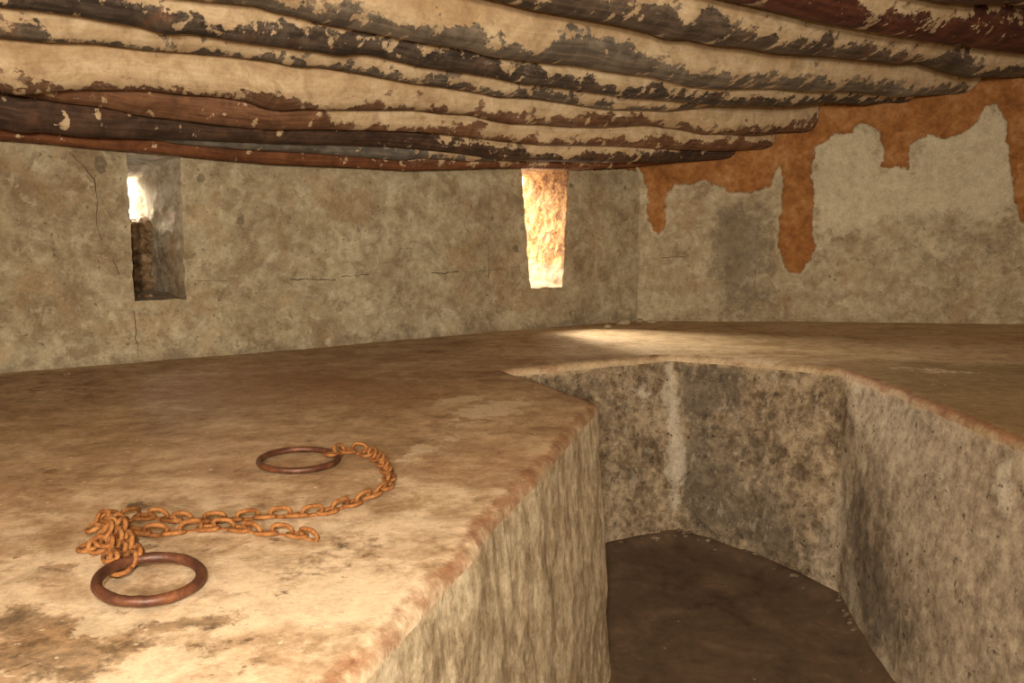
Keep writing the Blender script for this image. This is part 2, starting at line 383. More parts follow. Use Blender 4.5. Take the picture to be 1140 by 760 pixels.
# the sides of the chamber behind and beside the photographer
def plain(name, p, q, z0, z1, mat):
    p = np.array([*p, z0]); q = np.array([*q, z0]); U = (q - p) / np.linalg.norm(q - p); N = np.array([U[1], -U[0], 0])
    fill = lambda uv: {'mud': uv[:, 0] * 0 - 1, 'dark_tone': uv[:, 0] * 0 + .2, 'chalk_glow': uv[:, 0] * 0 + .2, 'blot': uv[:, 0] * 0}
    return wall(name, p, U, N, -0.1, float(np.linalg.norm(q - p)) + 0.1, z0, z1, 0.06, mat, (), 0.015, fill, 6)
PBL = A - E_ * 1.8; PBR = B + WR * 3.6
plain('wall_left', (-4.4, -2.6), PBL[:2], -0.4, 2.95, M_BACK)
plain('wall_side', PBR[:2], (4.2, -2.6), -0.4, 2.95, M_RIGHT)
plain('wall_near', (4.2, -2.6), (-4.4, -2.6), -0.4, 2.95, M_BACK)

# ------------------------------------------------------------------ raised platform round the trench
def seg(px, py): return onz(px, py)[:2]
TOP = [(-0.80, -2.7), (-0.55, 0.0), seg(380, 760), seg(500, 632), seg(600, 520), seg(666, 449), seg(600, 424), seg(560, 413), seg(650, 405), seg(748, 396), seg(840, 402), seg(935, 412), seg(1000, 434), seg(1140, 490), (1.60, 0.0), (1.62, -2.7)]
BOT = [(-0.74, -2.7), (-0.49, 0.0), (-0.20, 1.17), (-0.07, 1.60), (0.13, 2.30), (0.372, 3.12), (0.22, 3.74), (-0.04, 4.03), (0.37, 4.12), (0.855, 4.30), (1.16, 4.06), (1.46, 3.66), (1.42, 3.2), (1.44, 2.5), (1.5, 0.0), (1.52, -2.7)]
TOP = np.array(TOP, float); BOT = np.array(BOT, float)
def floor_z(y): return np.where(y > 3.1, -0.13 * np.clip(4.4 - y, 0, 9), -0.169 - 0.01 * (3.1 - y))
Lt, Lb = [], []
for k in range(len(TOP) - 1):
    n = max(2, int(np.linalg.norm(TOP[k + 1] - TOP[k]) / (0.012 if TOP[k][1] > 0.5 else 0.04)))
    for q in range(n): Lt.append(TOP[k] + (TOP[k + 1] - TOP[k]) * q / n); Lb.append(BOT[k] + (BOT[k + 1] - BOT[k]) * q / n)
Lt = np.array(Lt + [TOP[-1]]); Lb = np.array(Lb + [BOT[-1]])
def smooth(L, n):
    for _ in range(n): L[1:-1] = L[1:-1] * 0.5 + (L[:-2] + L[2:]) * 0.25
    return L
Lt = smooth(Lt, 3); Lb = smooth(Lb, 4)
p3 = np.c_[Lt, np.zeros(len(Lt))]
d = np.gradient(Lt, axis=0); d /= np.linalg.norm(d, axis=1)[:, None]; ON = np.c_[d[:, 1], -d[:, 0]]     # into the trench (trench is right of the path)
Lt = Lt + ON * (fbm(p3, 3.5, 4, 0.6, 71) * np.where((p3[:, 1] > 3.85) & (p3[:, 0] > .8), 0.026, 0.015))[:, None]
TRENCH = np.vstack([Lt, [[1.62, -3.5], [-0.8, -3.5]]])
tr_coarse = np.vstack([Lt[::6], Lt[-1:], [[1.62, -3.5], [-0.8, -3.5]]])
def top_h(xy):
    p = np.c_[xy, np.zeros(len(xy))]
    return PT + fbm(p, 0.8, 2, 0.5, 21) * 0.008 + fbm(p, 4.0, 4, 0.5, 22) * 0.004
def plat_attrs(V, inset):
    """inset: distance behind the trench edge (m), minus on the riser"""
    xy = V[:, :2]; z = V[:, 2]; x, y = xy.T; at = {}
    left = 1 / (1 + np.exp((x - 0.75) * 8)) * (y < 4.1)
    W_ = lambda px, py: tuple(onz(px, py)[:2])
    px = to_px(V); vis = (y > 0.6)
    at['near'] = np.clip((2.75 - np.hypot(x + 0.3, y)) / 1.4, 0, 1)  # paler screed within a radius of the camera
    at['inset'] = inset
    at['lipred'] = np.where((y < 3.5) & (x < 0.9), 0.62, np.where((x > 1.3) & (y < 3.92), 0.80, 0.30))
    at['red'] = pblob(px, [(330, 428, 170, 26, 0, 0.55), (230, 440, 120, 18, 0, 0.25), (470, 440, 90, 20, -8, 0.35), (560, 490, 40, 14, -35, 0.3), (470, 610, 30, 80, 42, .2)]) * vis
    at['dark_tone'] = 0.13 + vis * pblob(px, [(70, 735, 160, 44, -8, 0.52), (15, 690, 80, 24, 0, 0.36), (260, 745, 60, 20, -20, .22), (340, 650, 110, 18, -25, 0.24), (90, 610, 70, 30, -6, 0.2), (250, 610, 80, 14, -10, 0.2), (215, 692, 45, 9, -8, 0.5), (60, 432, 100, 22, 0, 0.28), (385, 605, 70, 16, -25, 0.28), (150, 563, 12, 5, -5, 0.5), (145, 566, 30, 4, -5, 0.4),  # far-left dark patch is painted shade beside the left window's daylight
                      (25, 574, 22, 6, 0, 0.4), (165, 610, 14, 5, 0, 0.4), (60, 632, 40, 8, -8, 0.3), (300, 500, 120, 10, -6, 0.16), (470, 480, 60, 8, -12, 0.22), (40, 525, 50, 6, -4, 0.3), (240, 485, 60, 6, -6, .2), (1060, 400, 90, 20, 5, .12), (560, 392, 80, 6, -4, .2)])
    at['chalk_glow'] = 0.17 + vis * pblob(px, [(182, 740, 34, 15, -20, 0.95), (115, 697, 40, 13, -6, 0.75), (330, 690, 110, 60, -30, 0.30), (510, 445, 30, 4, -6, 0.7), (560, 455, 40, 12, -12, 0.40), (470, 500, 60, 10, -22, 0.38), (440, 540, 40, 14, -30, 0.28),
                      (520, 460, 60, 8, -14, .3), (430, 740, 90, 16, -42, 0.45), (520, 640, 60, 10, -44, 0.25), (110, 540, 90, 10, -3, 0.16), (1040, 412, 60, 3, 3, 0.4), (660, 372, 60, 5, 3, .2), (830, 402, 60, 4, 3, .45)])  # pale patch below the right window paints its pool of daylight
    at['sand_light'] = np.clip(0.5 + (x + 0.25) / 1.2, 0, 1) * np.clip(0.5 + (y - 4.35 + 0.25 * np.clip(x - 1.4, 0, 3)) / 0.8, 0, 1)  # sand colour of the far platform, lightened further to offset weak light there
    at['olive'] = np.clip((x - 1.0) / 0.8, 0, 1) * np.clip((4.5 - y) / .6, 0, 1)
    return at
M_TOP = None
t = NT('worn_screed'); big = t.noise(1.1, 3, 0.5); m1 = t.noise(3.6, 9, 0.70, 0.35, stretch=(1, 1.4, 1)); m2 = t.noise(16, 9, 0.74, 0.3); fine = t.noise(80, 6, 0.78)
f = t.add(t.mul(big, 0.16), t.add(t.mul(m1, 0.54), t.mul(m2, 0.30)))
near_pale = t.ramp(f, [(0.39, (0.27, 0.165, 0.09)), (0.46, (0.45, 0.325, 0.205)), (0.54, (0.66, 0.525, 0.37))])
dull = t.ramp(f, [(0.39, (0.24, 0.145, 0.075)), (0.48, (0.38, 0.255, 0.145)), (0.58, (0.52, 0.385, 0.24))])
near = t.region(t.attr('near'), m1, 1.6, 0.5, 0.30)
col = t.mix(near, dull, near_pale)
rag = t.noise(8, 10, 0.72, 0.3, off=5); rag2 = t.noise(13, 10, 0.74, 0.4, off=9); rag3 = t.noise(22, 9, 0.72, 0.2, off=15)
pink = t.step(t.noise(5, 8, 0.7, 1.0, off=22), 0.50, 0.60); col = t.mix(t.mul(pink, 0.30), col, t.mix(m2, (0.30, 0.165, 0.095), (0.56, 0.37, 0.24)))
col = t.mix(t.mul(t.region(t.attr('red'), rag, 0.9, 0.4, 0.25), 0.70), col, t.mix(m2, (0.20, 0.095, 0.036), (0.37, 0.205, 0.095)))
col = t.mix(t.mul(t.region(t.attr('olive'), m1, 0.8, 0.5, 0.4), 0.7), col, t.mix(m2, (0.15, 0.105, 0.04), (0.32, 0.235, 0.105)))
sand_light = t.region(t.attr('sand_light'), m1, 0.9, 0.5, 0.30); col = t.mix(t.mul(sand_light, 0.85), col, t.ramp(f, [(0.40, (0.40, 0.265, 0.135)), (0.49, (0.56, 0.41, 0.24)), (0.58, (0.66, 0.52, 0.335))]))
film = t.region(0.26, rag3, 2.0, 0.5, 0.10); col = t.mix(t.mul(film, 0.46), col, t.mix(m1, (0.20, 0.12, 0.06), (0.34, 0.23, 0.13)))
col = t.mix(t.mul(t.region(t.attr('dark_tone'), t.add(t.mul(rag, 0.5), t.mul(rag3, 0.5)), 2.6, 0.5, 0.13), 0.80), col, t.ramp(m2, [(0.40, (0.075, 0.042, 0.018)), (0.60, (0.30, 0.185, 0.095))]))
col = t.mix(t.mul(t.region(t.attr('chalk_glow'), rag2, 1.7, 0.5, 0.07), 0.72), col, t.mix(fine, (0.55, 0.43, 0.285), (0.76, 0.64, 0.47)))
spk = t.step(t.noise(38, 3, 0.5, 0, off=2), 0.69, 0.72); col = t.mix(t.mul(spk, 0.6), col, (0.74, 0.64, 0.48))
pit = t.step(t.noise(30, 3, 0.5, 0.5, off=6), 0.69, 0.73); col = t.mix(t.mul(pit, 0.6), col, (0.13, 0.08, 0.045))
ins = t.attr('inset'); lipn = t.noise(11, 8, 0.68, 0.2, off=4)
lip = t.step(t.math('ABSOLUTE', t.add(t.add(ins, -0.018), t.mul(t.add(lipn, -0.5), 0.10))), 0.006, 0.026, 1.0, 0.0)
lip2 = t.step(t.add(ins, t.mul(t.add(lipn, -0.5), 0.06)), 0.004, 0.012, 1.0, 0.0)
col = t.mix(t.mul(lip2, t.math('MULTIPLY_ADD', t.attr('lipred'), -0.5, 0.6)), col, t.mix(fine, (0.44, 0.33, 0.20), (0.66, 0.54, 0.38)))
col = t.mix(t.mul(t.mul(lip, 0.78), t.region(t.attr('lipred'), t.noise(6, 8, 0.70, 0.2, off=12), 2.6, 0.5, 0.25)), col, t.mix(m2, (0.12, 0.042, 0.018), (0.36, 0.17, 0.09)))
col = t.mix(1.0, col, t.ramp(t.add(t.mul(fine, 0.5), t.mul(m2, 0.5)), [(0.36, (0.74, 0.72, 0.69)), (0.5, (1.0, 1.0, 1.0)), (0.64, (1.18, 1.18, 1.18))]), 'MULTIPLY')
h = t.add(t.add(t.mul(m1, 0.4), t.mul(m2, 0.5)), t.add(t.mul(fine, 0.18), t.mul(t.add(pit, near), -0.12)))
t.b.inputs['Roughness'].default_value = 0.7; t.b.inputs['Specular IOR Level'].default_value = 0.2
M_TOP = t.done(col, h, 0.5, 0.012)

t = NT('trench_riser_plaster')
m1 = t.noise(5, 9, 0.70, 0.2); m2 = t.noise(22, 9, 0.74, 0.15); vert = t.noise(13, 9, 0.70, 0.3, stretch=(1, 1, 0.30)); fine = t.noise(85, 6, 0.78)
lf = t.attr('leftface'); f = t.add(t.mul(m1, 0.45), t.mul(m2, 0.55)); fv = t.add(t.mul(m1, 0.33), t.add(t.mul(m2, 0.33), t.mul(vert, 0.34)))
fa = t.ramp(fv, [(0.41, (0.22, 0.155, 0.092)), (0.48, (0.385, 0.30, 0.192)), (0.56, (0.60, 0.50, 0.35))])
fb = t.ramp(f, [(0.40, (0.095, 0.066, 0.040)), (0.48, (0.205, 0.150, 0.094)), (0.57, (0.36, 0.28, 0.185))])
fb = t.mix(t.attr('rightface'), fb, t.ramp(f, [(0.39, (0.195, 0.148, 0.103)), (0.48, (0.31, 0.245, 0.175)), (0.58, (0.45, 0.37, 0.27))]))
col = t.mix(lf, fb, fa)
rag = t.noise(9, 10, 0.74, 0.8, off=5)
col = t.mix(t.mul(t.region(t.attr('dark_tone'), rag, 1.1, 0.5, 0.16), 0.75), col, t.mix(m2, (0.05, 0.038, 0.028), (0.17, 0.135, 0.10)))
col = t.mix(t.mul(t.region(t.attr('chalk_glow'), rag, 1.3, 0.5, 0.10), 0.70), col, t.mix(fine, (0.40, 0.345, 0.265), (0.64, 0.57, 0.46)))
col = t.mix(t.mul(t.region(t.attr('red'), rag, 1.1, 0.5, 0.2), 0.7), col, t.mix(m2, (0.19, 0.085, 0.035), (0.38, 0.20, 0.09)))
hole = t.step(t.noise(26, 5, 0.6, 0.1, off=2), 0.635, 0.68); hole = t.mul(hole, t.math('SUBTRACT', 1.0, t.mul(lf, 0.75)))
col = t.mix(t.mul(hole, 0.75), col, (0.05, 0.037, 0.026))
flake = t.step(t.noise(18, 10, 0.74, 0.4, off=19, stretch=(1, 1, 0.45)), 0.565, 0.60); col = t.mix(t.mul(flake, 0.45), col, t.mix(lf, (0.40, 0.34, 0.26), (0.64, 0.54, 0.37)))
run = t.step(t.noise(9, 8, 0.68, 0.4, stretch=(1, 1, 0.10), off=8), 0.555, 0.62); col = t.mix(t.mul(run, t.math('MULTIPLY_ADD', lf, 0.40, 0.12)), col, (0.18, 0.13, 0.075))
col = t.mix(1.0, col, t.ramp(t.add(t.mul(fine, 0.6), t.mul(m2, 0.4)), [(0.36, (0.70, 0.685, 0.66)), (0.5, (0.98, 0.98, 0.98)), (0.64, (1.2, 1.2, 1.2))]), 'MULTIPLY')
ins = t.attr('inset'); lip = t.step(t.add(ins, t.mul(t.add(t.noise(8, 7, 0.65, 0.8, off=4), -0.5), 0.09)), -0.045, -0.015)
col = t.mix(t.mul(lip, t.step(t.noise(9, 8, 0.70, 0.2, off=12), 0.45, 0.58, 0.0, 0.65)), col, t.mix(fine, (0.34, 0.22, 0.12), (0.60, 0.47, 0.31)))
h = t.add(t.add(t.mul(m1, 0.4), t.mul(m2, 0.5)), t.add(t.mul(vert, 0.15), t.add(t.mul(fine, 0.15), t.mul(hole, -0.5))))
M_RISER = t.done(col, h, 0.6, 0.016)

gx = np.arange(-4.6, 4.7, 0.0165); gy = np.arange(-2.7, 7.0, 0.0165)
X, Y = np.meshgrid(gx, gy, indexing='ij'); xy = np.stack([X.ravel(), Y.ravel()], 1)
sd_ = -sdpoly(xy, tr_coarse)
room = sdpoly(xy, [PBL[:2] - NB[:2] * .1, B[:2] + np.array([0.03, .12]), PBR[:2] - NR[:2] * .1, (4.3, -2.7), (-4.5, -2.7)])
ok = ((sd_ > 0.035) & (room > 0)).reshape(X.shape)
keep = ok[:-1, :-1] & ok[1:, :-1] & ok[:-1, 1:] & ok[1:, 1:]
V = np.c_[xy, top_h(xy)]; fc = grid_faces(len(gx), len(gy), keep)
used = np.unique(fc); remap = np.full(len(V), -1); remap[used] = np.arange(len(used)); V = V[used]; fc = remap[fc]
n_top = len(V); ins_top = sd_[used]
# lip + riser columns
prof = [(0.105, 0.005), (0.072, -0.0008), (0.050, -0.0008), (0.034, 0.0), (0.022, 0.003), (0.012, 0.008), (0.004, 0.018), (0.0, 0.034)]
NRW = 58; cols = []; inset = []
for ins_, dz in prof:
    q = Lt - ON * ins_; hh = top_h(q) - dz; cols.append(np.c_[q, hh]); inset.append(np.full(len(q), ins_))
zb = floor_z(Lb[:, 1]) - 0.03
for r in range(1, NRW + 1):
    w = r / NRW; zt = PT - 0.034; z = zt * (1 - w) + zb * w; q = Lt * (1 - w) + Lb * w
    P3 = np.c_[q, z]; rgh = np.where((q[:, 1] > 3.55), 1.9, 1.0); dsp = fbm(P3, 2.2, 3, 0.5, 81) * 0.016 + fbm(P3, 9, 5, 0.62, 82) * 0.010 * rgh
    q = q + ON * (dsp * min(1, w * 8))[:, None]; cols.append(np.c_[q, z]); inset.append(np.full(len(q), -(0.034 + w * 0.9)))
V2 = np.concatenate(cols); i2 = np.concatenate(inset); nL = len(Lt); nr = len(cols)
f2 = grid_faces(nr, nL)
n0 = np.cross(V2[f2[0][1]] - V2[f2[0][0]], V2[f2[0][2]] - V2[f2[0][0]])
if n0[2] < 0: f2 = f2[:, ::-1]
platform = bpy.data.objects.new('masonry_platform', None); COL.objects.link(platform); platform.location = (0, 0, 0)
tag(platform, 'raised masonry platform running round the sunken trench, chain lying on it', 'platform')
mesh_obj('platform_top', V, fc, M_TOP, platform, plat_attrs(V, ins_top))
lipf = f2[:(len(prof) - 1) * (nL - 1)] ; risf = f2[(len(prof) - 1) * (nL - 1):]
def sub(Vs, fs, vals):
    u = np.unique(fs); m = np.full(len(Vs), -1); m[u] = np.arange(len(u)); return Vs[u], m[fs], vals[u]
v_, f_, i_ = sub(V2, lipf, i2); mesh_obj('platform_lip', v_, f_, M_TOP, platform, plat_attrs(v_, i_))
v_, f_, i_ = sub(V2, risf, i2)
def riser_attrs(V, ins):
    x, y, z = V.T; at = {'inset': ins}
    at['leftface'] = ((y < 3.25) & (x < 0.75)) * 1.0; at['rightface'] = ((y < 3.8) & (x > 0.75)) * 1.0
    bk = (y > 3.66)
    back = bk & (x < 0.86); mid = bk & (x >= 0.86); rt = (~bk) & (x > 0.75)
    px = to_px(V)
    at['dark_tone'] = 0.12 + bk * (0.34 * pzone(px, [(598, 418), (682, 408), (684, 478), (600, 480)], 5) + 0.34 * pzone(px, [(757, 405), (826, 408), (828, 455), (757, 462)], 6)) + \
        mid * (0.14 + pblob(px, [(800, 560, 60, 60, 20, 0.34), (880, 600, 60, 50, 20, 0.28), (850, 480, 70, 40, 0, .16), (775, 500, 22, 60, 0, .2)])) + back * pblob(px, [(700, 520, 60, 30, 0, .2), (680, 540, 40, 50, 0, .14)]) + \
        rt * pblob(px, [(965, 640, 26, 70, -12, 0.55), (1010, 700, 60, 50, 0, 0.34), (955, 540, 14, 60, 0, 0.32), (1040, 560, 60, 60, 0, .1)])
    at['chalk_glow'] = 0.10 + bk * pblob(px, [(752, 520, 14, 70, 2, 0.62), (745, 430, 10, 40, 0, 0.4), (720, 500, 30, 20, 0, .2), (715, 440, 26, 40, 0, .35), (938, 580, 8, 60, 2, 0.55), (850, 640, 60, 10, 30, .4), (905, 668, 30, 8, 30, .4)]) + \
        rt * pblob(px, [(950, 660, 10, 50, -10, 0.5), (1080, 560, 70, 90, 0, 0.22), (1060, 690, 60, 60, 0, .2), (985, 745, 14, 25, -20, .5), (1120, 540, 14, 60, 0, .35)])
    at['red'] = 0.08 + np.exp(-((z - floor_z(y)) / 0.05) ** 2) * 0.35 * bk + back * 0.2 * np.exp(-((z - .85) / .05) ** 2)
    return at
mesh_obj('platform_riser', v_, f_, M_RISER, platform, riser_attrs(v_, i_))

# trench floor
t = NT('trodden_earth_floor'); m1 = t.noise(2.6, 7, 0.6, 0.7); m2 = t.noise(20, 6, 0.65)
col = t.ramp(t.add(t.mul(m1, 0.7), t.mul(m2, 0.3)), [(0.36, (0.055, 0.034, 0.022)), (0.52, (0.10, 0.065, 0.04)), (0.68, (0.17, 0.115, 0.072))])
col = t.mix(t.mul(t.step(t.noise(30, 3, 0.5, off=3), 0.72, 0.75), 0.6), col, (0.3, 0.22, 0.15))
t.b.inputs['Roughness'].default_value = 0.7
M_FLOOR = t.done(col, t.add(m1, t.mul(m2, 0.4)), 0.35, 0.012)
fx = np.arange(-0.95, 1.75, 0.02); fy = np.arange(-2.75, 4.55, 0.02); X, Y = np.meshgrid(fx, fy, indexing='ij')
Z = floor_z(Y); P3 = np.c_[X.ravel(), Y.ravel(), np.zeros(X.size)]; Z = Z.ravel() + fbm(P3, 2.2, 4, 0.5, 91) * 0.010
dd = -sdpoly(P3[:, :2], np.vstack([Lb[::6], Lb[-1:], [[1.5, -3.5], [-0.74, -3.5]]])); Z = Z + 0.03 * np.exp(-(np.clip(-dd, 0, 1) / 0.05) ** 2)
t = NT('dark_trench_debris'); M_DEBRIS = t.done(t.ramp(t.noise(30, 6, 0.65), [(0.38, (0.07, 0.048, 0.032)), (0.52, (0.15, 0.105, 0.068)), (0.66, (0.27, 0.21, 0.15))]), t.noise(60), 0.5, 0.006)
floor = tag(mesh_obj('floor', np.c_[P3[:, :2], Z], grid_faces(len(fx), len(fy)), M_FLOOR), kind='structure')
seg_ = np.where((Lb[:, 1] > 3.3) & (Lb[:, 0] > 0.35))[0]          # rubble fallen along the foot of the trench walls
for q in range(34):
    i = seg_[rnd.randrange(len(seg_))]; dist = abs(rnd.gauss(0.015, 0.02)); p = Lb[i] + ON[i] * dist
    r = rnd.uniform(0.006, 0.014); stone((p[0], p[1], float(floor_z(p[1])) + 0.028 * math.exp(-(dist / 0.05) ** 2) + r * 0.3), (r * 1.4, r, r * 0.6), floor, q, 'stone', M_DEBRIS)

# ------------------------------------------------------------------ ceiling and its beams
DIST = {1: .15, 2: .27, 3: .41, 4: .60, 5: .80, 6: 1.02, 7: 1.25, 8: 1.50, 9: 1.86, 10: 2.22, 11: 2.55}
EDGE = {
 1: [(0,156),(50,160),(110,166),(170,171),(230,177),(300,183),(400,187),(450,190),(500,189),(560,187),(640,189),(690,187),(745,182)],
 2: [(0,138),(120,145),(200,161),(260,166),(290,168),(340,170),(400,175),(447,179),(468,176),(526,180),(558,179),(620,175),(760,172)],
 3: [(0,143),(30,149.5),(38,146),(97,153),(142,154),(200,155),(290,159),(342,161),(400,162),(450,164.5),(505,170),(568,179),(600,179),(650,180.5),(680,181.5),(697,180),(730,181.5),(803,178)],
 4: [(0,97),(20,106),(66,114),(121,120),(150,128),(200,134),(240,139),(305,145),(347,144),(400,145),(466,147),(526,153),(558,157),(600,161),(679,162),(758,167),(800,168),(842,167)],
 5: [(0,101),(20,106.5),(40,104),(84,100),(147,100.5),(168,101),(200,105),(253,108.5),(274,112),(292,120),(313,123.5),(337,121),(368,122.5),(400,122.5),(463,122.5),(487,126),(526,128),(547,134),(571,138),(600,138.5),(626,141),(668,142),(721,139),(758,144),(784,149.5),(800,149),(839,151),(868,148),(888,148)],
 6: [(0,42),(53,47),(105,48),(147,53.5),(168,56),(200,57.5),(253,62),(305,68),(332,74.5),(358,74.5),(400,81.5),(453,92),(500,98),(532,103),(553,108),(579,108.5),(600,110),(639,116),(676,121.5),(711,122.5),(747,123.5),(779,120),(800,118.5),(860,112),(920,106)],
 7: [(0,7),(39,11),(89,18),(121,24.5),(158,30),(184,39.5),(200,37.5),(216,38),(266,46),(310,52),(347,56.5),(379,62.5),(400,60),(418,62),(466,74),(505,79.5),(547,85.5),(584,93.5),(600,94.5),(653,101),(705,108.5),(737,110.5),(800,116.5),(871,118.5),(897,117.5),(905,114.5),(926,114.5),(963,117),(990,114)],
 8: [(0,-32),(100,-16),(213,0),(287,6.5),(300,12),(332,18.5),(358,26),(400,33.5),(440,41),(484,49.5),(526,55),(550,63),(600,69),(642,72),(679,79),(732,85.5),(768,95),(800,98.5),(866,98),(905,102.5),(947,102),(1003,108),(1061,105)],
 9: [(300,-62),(450,-24),(555,0),(597,11),(634,17),(689,27),(732,37),(745,43),(768,43),(800,50),(834,52.5),(863,58.5),(926,62),(958,66),(997,71),(1024,69),(1077,87),(1140,85.5)],
 10: [(600,-62),(720,-26),(816,0),(863,10.5),(913,24),(963,33),(1000,39.5),(1071,50),(1140,58)],
 11: [(860,-44),(960,-20),(1053,2),(1090,5),(1124,2),(1140,6)]}
# px height of bare wood above the lower edge, along x
BARE = {
 1: [(0,40),(420,40),(450,12),(520,14),(560,8),(640,10),(745,12)],
 2: [(0,40),(430,30),(480,7),(560,6),(700,20)],
 3: [(0,60),(440,50),(490,14),(520,20),(560,13),(620,9),(650,14),(700,13),(740,18),(803,20)],
 4: [(0,60),(340,50),(362,9),(420,7),(500,10),(520,17),(545,6),(600,9),(640,8),(690,8),(760,13),(842,12)],
 5: [(0,13),(30,15),(60,6),(100,14),(130,7),(160,12),(190,6),(230,6),(280,12),(300,22),(330,14),(345,6),(400,9),(460,8),(520,5),(560,14),(590,9),(640,17),(680,15),(715,9),(740,6),(790,7),(830,9),(888,17)],
 6: [(0,14),(40,20),(70,9),(100,5),(150,5),(190,9),(230,8),(260,7),(330,10),(360,5),(420,12),(450,5),(480,14),(520,10),(560,9),(610,12),(640,8),(680,7),(720,6),(780,5)],
 7: [(0,7),(40,20),(70,22),(100,32),(140,30),(190,26),(220,18),(260,15),(285,26),(310,30),(340,26),(400,30),(440,28),(460,15),(500,32),(530,30),(545,17),(600,17),(650,19),(680,9),(710,19),(740,10),(760,13),(800,12),(840,13),(880,8),(930,13),(990,8)],
 8: [(213,20),(300,20),(400,26),(450,16),(500,26),(530,22),(550,12),(590,18),(610,42),(640,36),(670,38),(700,20),(730,20),(750,13),(790,16),(840,15),(900,14),(940,15),(1000,12),(1061,14)],
 9: [(555,10),(610,25),(700,26),(720,34),(735,20),(770,36),(800,20),(830,10),(840,16),(880,16),(900,26),(915,10),(940,18),(970,10),(990,14),(1020,6),(1040,26),(1060,22),(1080,12),(1140,18)],
 10: [(816,60),(910,46),(930,20),(960,22),(990,24),(1030,26),(1060,44),(1140,46)],
 11: [(1000,30),(1140,30)]}
WOODC = {1: ((0.10, 0.036, 0.015), (0.21, 0.082, 0.034)), 2: ((0.085, 0.072, 0.060), (0.19, 0.165, 0.135)), 3: ((0.036, 0.021, 0.014), (0.105, 0.060, 0.038)),
         4: ((0.105, 0.050, 0.026), (0.25, 0.125, 0.064)), 5: ((0.10, 0.047, 0.024), (0.22, 0.125, 0.072)), 6: ((0.065, 0.050, 0.040), (0.185, 0.145, 0.108)),
         7: ((0.036, 0.026, 0.020), (0.125, 0.094, 0.070)), 8: ((0.095, 0.076, 0.058), (0.24, 0.195, 0.145)), 9: ((0.060, 0.044, 0.033), (0.17, 0.122, 0.084)),
         10: ((0.055, 0.017, 0.010), (0.14, 0.047, 0.025)), 11: ((0.055, 0.025, 0.016), (0.13, 0.065, 0.04))}
BLAB = {1: 'lowest red-brown beam running just above the two slit windows',
 2: 'thin grey pole squeezed between lowest red-brown beam and dark beam above it',
 3: 'dark brown beam, third from the back wall, its cream wash only at the right half',
 4: 'reddish bare beam turning cream towards the right, fourth from the back wall',
 5: 'broad cream beam with brown ragged underside, fifth from the back wall',
 6: 'slim cream beam with grey underside, sixth from the back wall',
 7: 'blackish beam with scattered cream flakes crossing the whole ceiling from top left corner',
 8: 'thick cream and grey beam, eighth from the back wall, above the blackish beam',
 9: 'cream beam with grey ragged underside just behind the dark red beam',
 10: 'dark red beam in top right corner with one cream patch',
 11: 'nearest beam, barely showing at the very top right corner'}
